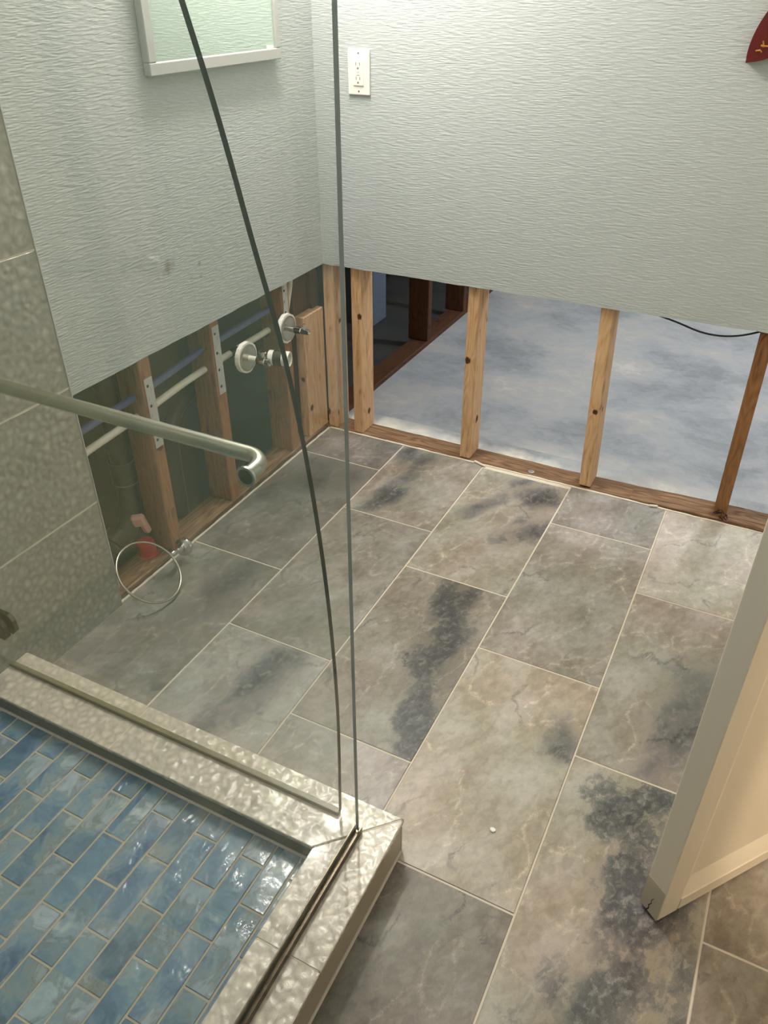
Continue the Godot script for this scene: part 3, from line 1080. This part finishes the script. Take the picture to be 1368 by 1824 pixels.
func plumbing() -> void:
	# supply pipes
	var g := "plastic supply pipes in the left wall"
	var t := thing("water_pipe", "white plastic water pipe running through the left wall studs below the blue one", "pipe", Vector3(-0.05, 0.45, 0.7), g)
	var s := st_new()
	tube(s, spline([Vector3(-0.05, 0.425, 1.12), Vector3(-0.05, 0.432, 1.068), Vector3(-0.05, 0.443, 0.869), Vector3(-0.05, 0.459, 0.68), Vector3(-0.05, 0.464, 0.5), Vector3(-0.05, 0.466, 0.34), Vector3(-0.05, 0.467, 0.27)], 5), 0.0098, 14)
	put("tube", s, M.pex_white, t)
	s = st_new()
	tube(s, [Vector3(-0.05, 0.462, 0.475), Vector3(-0.05, 0.463, 0.44)], 0.0125, 14)
	put("pipe_fitting", s, M.bronze, t, "metal fitting")
	t = thing("water_pipe", "blue plastic water pipe running through the left wall studs above the white one", "pipe", Vector3(-0.05, 0.5, 0.7), g)
	s = st_new()
	tube(s, spline([Vector3(-0.05, 0.488, 1.12), Vector3(-0.05, 0.49, 1.064), Vector3(-0.05, 0.499, 0.873), Vector3(-0.05, 0.515, 0.68), Vector3(-0.05, 0.522, 0.59), Vector3(-0.052, 0.526, 0.4), Vector3(-0.05, 0.53, 0.26)], 5), 0.0095, 14)
	put("tube", s, M.pex_blue, t)
	t = thing("water_pipe", "grey riser pipe slanting up behind the upper water valve", "pipe", Vector3(-0.05, 0.48, 0.17))
	s = st_new()
	tube(s, spline([Vector3(-0.04, 0.47, 0.19), Vector3(-0.038, 0.53, 0.165), Vector3(-0.036, 0.61, 0.145), Vector3(-0.036, 0.75, 0.142), Vector3(-0.036, 1.2, 0.142)], 6), 0.0085, 12)
	put("tube", s, M.pex_white, t)
	t = thing("vent_pipe", "grey metal conduit standing beside the short knotty board", "pipe", Vector3(-0.07, 0.0, 0.152))
	s = st_new()
	tube(s, [Vector3(-0.078, 0.014, 0.163), Vector3(-0.078, 1.6, 0.163)], 0.014, 16)
	put("tube", s, M.zinc, t)
	# valves
	valve(Vector3(0.0, 0.468, 0.232), "chrome stub valve on a round plate, the one nearer the corner", false)
	valve(Vector3(0.0, 0.454, 0.457), "chrome shutoff valve with a white capped stub, farther from the corner", true)
	# drain
	t = thing("drain_pipe", "black plastic drain pipe with an elbow low behind the nearest left stud", "pipe", Vector3(-0.12, 0.0, 0.93))
	s = st_new()
	tube(s, [Vector3(-0.125, 0.85, 0.905), Vector3(-0.125, 0.17, 0.905)], 0.03, 20)
	put("riser", s, M.abs, t)
	s = st_new()
	tube(s, spline([Vector3(-0.125, 0.185, 0.905), Vector3(-0.125, 0.12, 0.915), Vector3(-0.12, 0.085, 0.955), Vector3(-0.115, 0.075, 1.0)], 6), 0.031, 20)
	put("elbow", s, M.abs, t)
	s = st_new()
	tube(s, [Vector3(-0.125, 0.30, 0.905), Vector3(-0.125, 0.235, 0.905)], 0.036, 20)
	put("coupling", s, M.abs, t)
	s = st_new()
	tube(s, [Vector3(-0.12, 0.09, 0.972), Vector3(-0.116, 0.078, 1.012)], 0.037, 20)
	put("coupling", s, M.abs, t)
	s = st_new()
	for y in [0.234, 0.302]:
		tube(s, ring_path(Vector3(-0.125, y, 0.905), Vector3.UP, 0.0355, 24), 0.0014, 6, false, true)
		put("coupling_rim", s, M.abs_print, t, "dull grey coupling rim")
		s = st_new()
	s = st_new()
	lathe(s, Vector3(-0.1155, 0.077, 1.014), Vector3(0.1, -0.3, 1.0), [Vector2(0.001, 0.031), Vector2(0.003, 0.028), Vector2(0.003, 0.0)], 20)
	put("end_cap", s, M.abs_print, t, "grey end cap")
	# the second drain: a black branch behind the second stud
	t = thing("drain_pipe", "black plastic drain branch passing behind the second left stud", "pipe", Vector3(-0.13, 0.3, 0.6))
	s = st_new()
	tube(s, spline([Vector3(-0.135, 0.40, 0.52), Vector3(-0.135, 0.37, 0.58), Vector3(-0.135, 0.33, 0.66), Vector3(-0.13, 0.25, 0.70), Vector3(-0.13, 0.0, 0.705)], 6), 0.024, 16)
	put("tube", s, M.abs, t)
	t = thing("test_cap", "red plastic cap on the sill plate behind the nearest left stud", "cap", Vector3(-0.075, 0.014, 0.925))
	s = st_new()
	lathe(s, Vector3(-0.07, 0.014, 0.932), Vector3.UP, [Vector2(0.0, 0.0), Vector2(0.0, 0.026), Vector2(0.04, 0.026), Vector2(0.046, 0.023), Vector2(0.048, 0.0)], 24)
	put("cap_body", s, M.red_cap, t)
	s = st_new()
	tube(s, ring_path(Vector3(-0.07, 0.016, 0.932), Vector3.UP, 0.027, 24), 0.003, 6, false, true)
	put("cap_rim", s, M.red_cap, t)
	t = thing("foam_scrap", "pinkish scrap of foam wedged between the black drain pipe and the nearest left stud", "scrap", Vector3(-0.09, 0.1, 0.93))
	s = st_new()
	cbox(s, Vector3(-0.02, -0.02, -0.012), Vector3(0.02, 0.02, 0.012), 0.007, Transform3D(Basis(Vector3(0.4, 1, 0.2).normalized(), 0.6), Vector3(-0.083, 0.125, 0.928)))
	cbox(s, Vector3(-0.012, -0.03, -0.01), Vector3(0.012, 0.01, 0.01), 0.006, Transform3D(Basis(Vector3(1, 0.2, 0.3).normalized(), 0.3), Vector3(-0.075, 0.107, 0.918)))
	put("scrap", s, M.pink, t)

func valve(at: Vector3, label: String, capped: bool) -> void:
	var t := thing("water_valve", label, "valve", at, "water valves on the left wall")
	var s := st_new()
	# ragged disc of wallboard left behind the plate
	var n := noise(31 + int(capped), 1.0, 3)
	var poly := PackedVector2Array()
	for k in 36:
		var f := TAU * k / 36
		poly.append(Vector2(cos(f), sin(f)) * (0.047 + 0.003 * n.get_noise_1d(k * 3.0)))
	var c2: Array = []
	for q in poly:
		c2.append(q + Vector2(at.z, at.y))
	prism(s, PackedVector2Array(c2), Vector3.BACK, Vector3.UP, Vector3.RIGHT, -0.013, 0.001, 0.001)
	put("wallboard_ring", s, M.chip, t, "white ring of cut wallboard")
	s = st_new()
	lathe(s, at, Vector3.RIGHT, [Vector2(0.001, 0.0), Vector2(0.001, 0.041), Vector2(0.0035, 0.0405), Vector2(0.006, 0.035), Vector2(0.007, 0.014), Vector2(0.007, 0.0)], 36)
	put("escutcheon", s, M.nickel, t)
	if capped:
		s = st_new()
		tube(s, [at + Vector3(-0.05, 0, 0), at + Vector3(0.040, 0, 0)], 0.0085, 16)
		put("stub_pipe", s, M.copper_white, t)
		s = st_new()
		lathe(s, at + Vector3(0.036, 0, 0), Vector3.RIGHT, [Vector2(0, 0), Vector2(0, 0.012), Vector2(0.010, 0.0125), Vector2(0.012, 0.015), Vector2(0.030, 0.0155), Vector2(0.032, 0.013), Vector2(0.044, 0.012), Vector2(0.045, 0.0)], 20)
		put("valve_body", s, M.chrome, t)
		s = st_new()
		tube(s, [at + Vector3(0.056, 0.0, 0.0), at + Vector3(0.056, 0.026, 0.0)], 0.006, 12)
		lathe(s, at + Vector3(0.056, 0.026, 0.0), Vector3.UP, [Vector2(0, 0), Vector2(0, 0.012), Vector2(0.005, 0.012), Vector2(0.007, 0.0)], 8)
		put("handle", s, M.chrome, t)
		s = st_new()
		var o := at + Vector3(0.066, 0.006, -0.02)
		lathe(s, o, Vector3(1.0, 0.0, -0.25), [Vector2(0.0, 0.0), Vector2(0.0, 0.022), Vector2(0.062, 0.0225), Vector2(0.064, 0.021), Vector2(0.062, 0.0185), Vector2(0.02, 0.018), Vector2(0.02, 0.0)], 28)
		put("cap", s, M.white, t, "white open-ended plastic cap")
		s = st_new()
		lathe(s, o, Vector3(1.0, 0.0, -0.25), [Vector2(0.016, 0.0228), Vector2(0.016, 0.0238), Vector2(0.042, 0.0238), Vector2(0.042, 0.0228)], 28)
		put("clamp_band", s, M.bronze, t, "dark metal band")
	else:
		s = st_new()
		tube(s, [at + Vector3(-0.05, 0, 0), at + Vector3(0.03, 0, 0)], 0.009, 16)
		put("stub_pipe", s, M.chrome, t)
		s = st_new()
		lathe(s, at + Vector3(0.028, 0, 0), Vector3.RIGHT, [Vector2(0, 0), Vector2(0, 0.0115), Vector2(0.022, 0.0115), Vector2(0.024, 0.0095), Vector2(0.052, 0.009), Vector2(0.053, 0.006), Vector2(0.045, 0.0)], 20)
		put("valve_body", s, M.chrome, t)
		s = st_new()
		tube(s, [at + Vector3(0.058, 0.004, 0), at + Vector3(0.06, 0.024, -0.004)], 0.0038, 10)
		put("handle", s, M.chrome, t)

# ---------------------------------------------------------------- shower glass
func shower_glass() -> void:
	var zg := 1.474
	var th := 0.005
	var y0 := 0.1005
	var curve: Array = spline([Vector2(0.882, y0), Vector2(0.8875, 0.36), Vector2(0.883, 0.563), Vector2(0.872, 0.732), Vector2(0.855, 0.884), Vector2(0.832, 1.021), Vector2(0.803, 1.141), Vector2(0.778, 1.248), Vector2(0.752, 1.344),
		Vector2(0.716, 1.46), Vector2(0.66, 1.60), Vector2(0.57, 1.75), Vector2(0.44, 1.88), Vector2(0.28, 1.97), Vector2(0.014, 2.02)], 6)
	var t := thing("shower_screen", "clear glass shower screen with a sweeping curved dark green edge, carrying the towel bar", "shower screen", Vector3(0.45, 0.09, zg))
	var poly := PackedVector2Array([Vector2(0.014, y0)])
	poly.append_array(PackedVector2Array(curve))
	var s := st_new()
	prism(s, poly, Vector3.RIGHT, Vector3.UP, Vector3.BACK, zg - th, zg + th, 0.0, false)
	put("pane", s, M.glass, t)
	s = st_new()
	for k in curve.size() - 1:
		var a: Vector2 = curve[k]
		var b: Vector2 = curve[k + 1]
		var n := Vector3(b.y - a.y, a.x - b.x, 0)
		quad(s, Vector3(a.x, a.y, zg - th), Vector3(b.x, b.y, zg - th), Vector3(b.x, b.y, zg + th), Vector3(a.x, a.y, zg + th), n)
	put("polished_edge", s, M.glass_edge, t, "dark green polished glass edge")
	s = st_new()
	cbox(s, Vector3(0.014, 0.0902, zg - 0.006), Vector3(0.88, y0, zg + 0.006), 0.001)
	put("bottom_seal", s, M.seal, t, "olive translucent bottom seal")
	# side panel
	var xg := 0.9285
	var tz := 0.003
	t = thing("shower_screen", "clear straight-edged glass shower screen standing in the dark metal channel", "shower screen", Vector3(xg, 0.09, 1.9))
	s = st_new()
	for x in [xg - tz, xg + tz]:
		quad(s, Vector3(x, 0.096, 1.492), Vector3(x, 2.02, 1.477), Vector3(x, 2.02, 2.2), Vector3(x, 0.096, 2.2), Vector3(x - xg, 0, 0))
	put("pane", s, M.glass, t)
	s = st_new()
	quad(s, Vector3(xg - tz, 0.096, 1.492), Vector3(xg + tz, 0.096, 1.492), Vector3(xg + tz, 2.02, 1.477), Vector3(xg - tz, 2.02, 1.477), Vector3(0, 0, -1))
	quad(s, Vector3(xg - tz, 0.096, 2.2), Vector3(xg + tz, 0.096, 2.2), Vector3(xg + tz, 2.02, 2.2), Vector3(xg - tz, 2.02, 2.2), Vector3(0, 0, 1))
	quad(s, Vector3(xg - tz, 2.02, 1.477), Vector3(xg + tz, 2.02, 1.477), Vector3(xg + tz, 2.02, 2.2), Vector3(xg - tz, 2.02, 2.2), Vector3(0, 1, 0))
	put("polished_edge", s, M.glass_edge_pale, t, "polished glass edge")
	t = thing("glass_channel", "narrow dark metal channel on the shower curb holding the straight glass", "channel", Vector3(xg, 0.09, 1.85))
	s = st_new()
	cbox(s, Vector3(xg - 0.008, 0.0902, 1.488), Vector3(xg + 0.008, 0.0925, 2.9), 0.0005)
	put("web", s, M.bronze, t)
	for e in [-1.0, 1.0]:
		s = st_new()
		cbox(s, Vector3(xg + e * 0.0067 - 0.0014, 0.0925, 1.488), Vector3(xg + e * 0.0067 + 0.0014, 0.106, 2.9), 0.0005)
		put("flange", s, M.bronze, t)
	# wall clamp
	t = thing("glass_clamp", "small metal clamp fixing the curved glass to the tiled wall", "clamp", Vector3(0.012, 0.2, zg))
	for e in [-1.0, 1.0]:
		s = st_new()
		var q := PackedVector2Array([Vector2(0.012, 0.195), Vector2(0.05, 0.195), Vector2(0.062, 0.207), Vector2(0.062, 0.236), Vector2(0.05, 0.25), Vector2(0.012, 0.25)])
		if e > 0:
			prism(s, q, Vector3.RIGHT, Vector3.UP, Vector3.BACK, zg + 0.0052, zg + 0.017, 0.0015)
		else:
			prism(s, q, Vector3.RIGHT, Vector3.UP, Vector3.BACK, zg - 0.017, zg - 0.0052, 0.0015)
		put("clamp_jaw", s, M.bronze, t)
	# towel bar on the outer side of the curved panel
	t = thing("towel_bar", "brushed metal towel bar mounted across the curved glass panel", "towel bar", Vector3(0.43, 0.798, 1.41))
	s = st_new()
	var path := []
	for k in 9:
		var f := PI * 0.5 * k / 8
		path.append(Vector3(0.12 + 0.035 - 0.035 * sin(PI * 0.5 - f), 0.798, 1.445 - 0.035 * sin(f)))
	for k in 9:
		var f := PI * 0.5 * k / 8
		path.append(Vector3(0.712 + 0.035 * sin(f), 0.798, 1.41 + 0.035 - 0.035 * cos(f)))
	path.push_front(Vector3(0.12, 0.798, 1.468))
	path.append(Vector3(0.747, 0.798, 1.4685))
	tube(s, path, 0.0125, 20)
	put("rail", s, M.nickel, t)
	for x in [0.12, 0.747]:
		s = st_new()
		lathe(s, Vector3(x, 0.798, 1.4685), Vector3.FORWARD, [Vector2(0, 0), Vector2(0, 0.0165), Vector2(0.004, 0.0165), Vector2(0.006, 0.013)], 24)
		put("rosette", s, M.chrome, t)

# ---------------------------------------------------------------- on the walls
func wall_items() -> void:
	# mirror
	var z0 := 0.196
	var z1 := 0.72
	var y0 := 1.217
	var y1 := 1.86
	var d := 0.02
	var t := thing("mirror", "rectangular wall mirror in a plain pale frame hanging on the stained wallpaper", "mirror", Vector3(0.0, y0, 0.458))
	for q in [[Vector3(0.0005, y0, z0), Vector3(d, y0 + 0.026, z1)], [Vector3(0.0005, y1 - 0.026, z0), Vector3(d, y1, z1)], [Vector3(0.0005, y0 + 0.026, z0), Vector3(d, y1 - 0.026, z0 + 0.022)], [Vector3(0.0005, y0 + 0.026, z1 - 0.026), Vector3(d, y1 - 0.026, z1)]]:
		var s := st_new()
		cbox(s, q[0], q[1], 0.002)
		put("frame_rail", s, M.frame, t)
	var g := st_new()
	cbox(g, Vector3(0.001, y0 + 0.025, z0 + 0.021), Vector3(0.0145, y1 - 0.025, z1 - 0.025), 0.0)
	put("mirror_glass", g, M.mirror, t)
	# outlet
	t = thing("wall_outlet", "white ground-fault outlet with a rectangular cover plate on the back wall", "outlet", Vector3(0.151, 1.174, 0.0))
	var s := st_new()
	cbox(s, Vector3(0.116, 1.117, 0.0002), Vector3(0.186, 1.232, 0.007), 0.0025)
	put("cover_plate", s, M.outlet, t)
	s = st_new()
	cbox(s, Vector3(0.1345, 1.141, 0.006), Vector3(0.1675, 1.208, 0.0095), 0.0012)
	var body := put("receptacle", s, M.outlet, t)
	for y in [1.192, 1.156]:
		s = st_new()
		cbox(s, Vector3(0.1435, y, 0.0094), Vector3(0.1455, y + 0.008, 0.0098), 0.0)
		cbox(s, Vector3(0.1555, y, 0.0094), Vector3(0.1575, y + 0.0075, 0.0098), 0.0)
		lathe(s, Vector3(0.1505, y - 0.007, 0.0094), Vector3.BACK, [Vector2(0.0004, 0.0028), Vector2(0.0004, 0.0)], 12)
		put("slot", s, M.slot, body, "dark plug slots")
	for y in [1.1775, 1.1705]:
		s = st_new()
		cbox(s, Vector3(0.1465, y - 0.0024, 0.0093), Vector3(0.1555, y + 0.0024, 0.0108), 0.0005)
		put("button", s, M.outlet, body)
	for y in [1.222, 1.127]:
		s = st_new()
		lathe(s, Vector3(0.151, y, 0.0068), Vector3.BACK, [Vector2(0.0, 0.0028), Vector2(0.0012, 0.0022), Vector2(0.0012, 0.0)], 14)
		put("screw", s, M.slot, t, "small cover screw")
	# red ornament
	t = thing("wall_ornament", "dark red fan-shaped wall ornament with gold marks, above the studs near the white door", "ornament", Vector3(1.29, 1.23, 0.0))
	var poly := PackedVector2Array(spline([Vector2(1.170, 1.234), Vector2(1.1695, 1.262), Vector2(1.176, 1.296), Vector2(1.190, 1.330), Vector2(1.212, 1.366), Vector2(1.244, 1.398), Vector2(1.285, 1.418), Vector2(1.335, 1.410), Vector2(1.37, 1.385)], 5))
	poly.append_array(PackedVector2Array(spline([Vector2(1.385, 1.36), Vector2(1.35, 1.33), Vector2(1.30, 1.29), Vector2(1.25, 1.262), Vector2(1.215, 1.244), Vector2(1.19, 1.237)], 5)))
	s = st_new()
	prism(s, poly, Vector3.RIGHT, Vector3.UP, Vector3.BACK, 0.001, 0.024, 0.007)
	put("panel", s, M.lacquer, t)
	s = st_new()
	for q in [[Vector2(1.199, 1.273), 1.9, 0.011], [Vector2(1.206, 1.268), 0.0, 0.013], [Vector2(1.198, 1.268), 2.8, 0.008], [Vector2(1.191, 1.259), 0.2, 0.010], [Vector2(1.197, 1.258), 2.4, 0.007], [Vector2(1.25, 1.33), 0.7, 0.012], [Vector2(1.30, 1.36), 1.7, 0.012]]:
		var c := Vector3(q[0].x, q[0].y, 0.0242)
		var dir := Vector3(cos(q[1]), sin(q[1]), 0)
		tube(s, [c - dir * q[2] * 0.5, c, c + dir * q[2] * 0.5], 0.0019, 6)
		put("gold_mark", s, M.gold, t, "small gold leaf mark")
		s = st_new()

func door_leaf() -> void:
	ORG = Vector3.ZERO
	# the leaf: its latch edge stands at (1.429,1.329)-(1.46,1.36); it runs away to its hinges at the doorway
	var dir := Vector3(0.605, 0, -0.796).normalized()
	var nor := Vector3(0.796, 0, 0.605).normalized()
	var o := Vector3(1.46, 0.008, 1.36)
	var xf := Transform3D(Basis(dir, Vector3.UP, nor), o)   # local x along the leaf, z out of its visible face
	var w := 0.76
	var h := 2.03
	var th := 0.043
	var t := thing("door_1", "white panelled door standing ajar, its pale edge towards the studs", "door", o)
	t.set_meta("kind", "structure")
	var rec := 0.016
	var st_w := 0.048
	var rails := [[Vector3(0.0, 0.0, -th), Vector3(st_w, h, 0.0)], [Vector3(w - st_w, 0.0, -th), Vector3(w, h, 0.0)], [Vector3(st_w, 0.0, -th), Vector3(w - st_w, 0.035, 0.0)], [Vector3(st_w, h - 0.1, -th), Vector3(w - st_w, h, 0.0)]]
	var nm := ["stile", "stile", "rail", "rail"]
	for k in 4:
		var s := st_new()
		cbox(s, rails[k][0], rails[k][1], 0.002, xf)
		put(nm[k], s, M.door, t)
	var s := st_new()
	cbox(s, Vector3(st_w - 0.002, 0.03, -th + 0.006), Vector3(w - st_w + 0.002, h - 0.09, -rec), 0.0, xf)
	put("panel", s, M.door, t)
	# sloped moulding round the panel
	s = st_new()
	var a := [Vector3(st_w, 0.035, -0.002), Vector3(w - st_w, 0.035, -0.002), Vector3(w - st_w, h - 0.1, -0.002), Vector3(st_w, h - 0.1, -0.002)]
	var b := [Vector3(st_w + 0.03, 0.065, -rec), Vector3(w - st_w - 0.03, 0.065, -rec), Vector3(w - st_w - 0.03, h - 0.13, -rec), Vector3(st_w + 0.03, h - 0.13, -rec)]
	for k in 4:
		var k2 := (k + 1) % 4
		quad(s, xf * a[k], xf * a[k2], xf * b[k2], xf * b[k], xf.basis * Vector3(0, 0, 1))
	put("moulding", s, M.door, t)
	# worn end of the latch edge
	s = st_new()
	cbox(s, Vector3(-0.0008, 0.0, -th + 0.0005), Vector3(0.0, 0.085, -0.0005), 0.0, xf)
	var wear := put("bare_patch", s, M.bare, t, "bare wood at the foot of the edge")
	s = st_new()
	var p := PackedVector2Array([Vector2(-th * 0.62, 0.0), Vector2(-th * 0.45, 0.0), Vector2(-th * 0.5, 0.012), Vector2(-th * 0.42, 0.026), Vector2(-th * 0.5, 0.04), Vector2(-th * 0.5, 0.026), Vector2(-th * 0.56, 0.012)])
	prism(s, p, nor, Vector3.UP, dir, -0.0011 + o.dot(dir), -0.0007 + o.dot(dir), 0.0)
	var fix := st_new()
	ORG = o
	# crack in the bare wood
	for k in 5:
		var q0: float = [-0.6, -0.52, -0.56, -0.47, -0.5, -0.42][k] * th
		var q1: float = [-0.6, -0.52, -0.56, -0.47, -0.5, -0.42][k + 1] * th
		tube(fix, [xf * Vector3(-0.0008, 0.009 * k, q0), xf * Vector3(-0.0008, 0.009 * (k + 1), q1)], 0.0011 - 0.00015 * k, 5)
	put("crack", fix, M.crack, wear, "dark crack")
	for y in [0.2, 1.0, 1.8]:
		s = st_new()
		tube(s, [xf * Vector3(w + 0.004, y, -0.004), xf * Vector3(w + 0.004, y + 0.09, -0.004)], 0.006, 10)
		put("hinge", s, M.nickel, t)
	s = st_new()
	for e in [1.0, -1.0]:
		var k0 := xf * Vector3(0.06, 1.0, 0.0 if e > 0 else -th)
		lathe(s, k0, nor * e, [Vector2(0, 0), Vector2(0, 0.026), Vector2(0.006, 0.024), Vector2(0.01, 0.011), Vector2(0.03, 0.011), Vector2(0.038, 0.022), Vector2(0.052, 0.026), Vector2(0.062, 0.018), Vector2(0.065, 0.0)], 24)
	put("knob", s, M.nickel, t)

func odds() -> void:
	# towel ring lying on the floor by the left wall
	var n := Vector3(0.645, 0.761, -0.076).normalized()
	var c := Vector3(0.049, 0.072, 1.049)
	var pa := Vector3(0.046, 0.067, 0.955)
	var pd := Vector3(0.034, 0.048, 0.897)
	var t := thing("towel_ring", "loose chrome towel ring lying on the floor at the foot of the left wall", "towel ring", Vector3(0.06, 0.0, 1.0))
	var s := st_new()
	tube(s, ring_path(c, n, 0.0915, 56), 0.0034, 10, false, true)
	put("ring", s, M.nickel, t)
	var ax := (pa - pd).normalized()
	s = st_new()
	lathe(s, pd - ax * 0.012, ax, [Vector2(0, 0), Vector2(0, 0.027), Vector2(0.006, 0.0275), Vector2(0.012, 0.025), Vector2(0.016, 0.016), Vector2(0.02, 0.012)], 32)
	put("mount", s, M.chrome, t)
	s = st_new()
	lathe(s, pd, ax, [Vector2(0.0, 0.012), Vector2(0.02, 0.0095), Vector2(0.03, 0.0085), Vector2(0.046, 0.010), Vector2(0.056, 0.0095), Vector2(0.063, 0.006), Vector2(0.066, 0.0)], 24)
	put("post", s, M.chrome, t)
	# cables under the saw cut
	t = thing("electric_cable", "dark cable sagging below the wallpaper near the white door", "cable", Vector3(1.2, 0.57, -0.03))
	s = st_new()
	tube(s, spline([Vector3(0.99, 0.66, -0.05), Vector3(1.03, 0.628, -0.04), Vector3(1.064, 0.610, -0.03), Vector3(1.137, 0.593, -0.03), Vector3(1.205, 0.576, -0.03), Vector3(1.26, 0.574, -0.03), Vector3(1.31, 0.584, -0.03), Vector3(1.357, 0.604, -0.03), Vector3(1.362, 0.608, -0.035)], 6), 0.0028, 8)
	put("sheath", s, M.cable, t)
	t = thing("electric_cable", "dark cable just below the wallpaper beside the stud nearest the corner", "cable", Vector3(0.25, 0.59, -0.05))
	s = st_new()
	tube(s, spline([Vector3(0.134, 0.615, -0.06), Vector3(0.18, 0.598, -0.06), Vector3(0.25, 0.592, -0.06), Vector3(0.32, 0.594, -0.06), Vector3(0.40, 0.61, -0.06), Vector3(0.52, 0.64, -0.06)], 6), 0.003, 8)
	put("sheath", s, M.cable, t)
	# paint chip on the floor, mortar flakes by the plate
	t = thing("paint_chip", "small white chip lying on the light grey floor tile beside the shower curb corner", "chip", Vector3(1.135, 0.0, 1.316))
	s = st_new()
	var poly := PackedVector2Array([Vector2(1.129, 1.314), Vector2(1.134, 1.3105), Vector2(1.1405, 1.3125), Vector2(1.142, 1.317), Vector2(1.137, 1.3215), Vector2(1.131, 1.3195)])
	prism(s, poly, Vector3.RIGHT, Vector3.BACK, Vector3.UP, 0.0003, 0.004, 0.001)
	put("chip", s, M.chip, t)
	for q in [[Vector3(0.60, 0.004, 0.004), 0.05, 0.35, "splinter of pale mortar lying at the plate by the second back wall stud"], [Vector3(1.19, 0.004, 0.002), 0.028, -0.3, "lump of pale mortar at the plate, near the joint before the white door"]]:
		t = thing("mortar_flake", q[3], "flake", q[0])
		s = st_new()
		var l: float = q[1]
		cbox(s, Vector3(-l * 0.5, -0.003, -0.005), Vector3(l * 0.5, 0.004, 0.004), 0.0025, Transform3D(Basis(Vector3.UP, -q[2]), q[0]))
		put("flake", s, M.mortar, t)
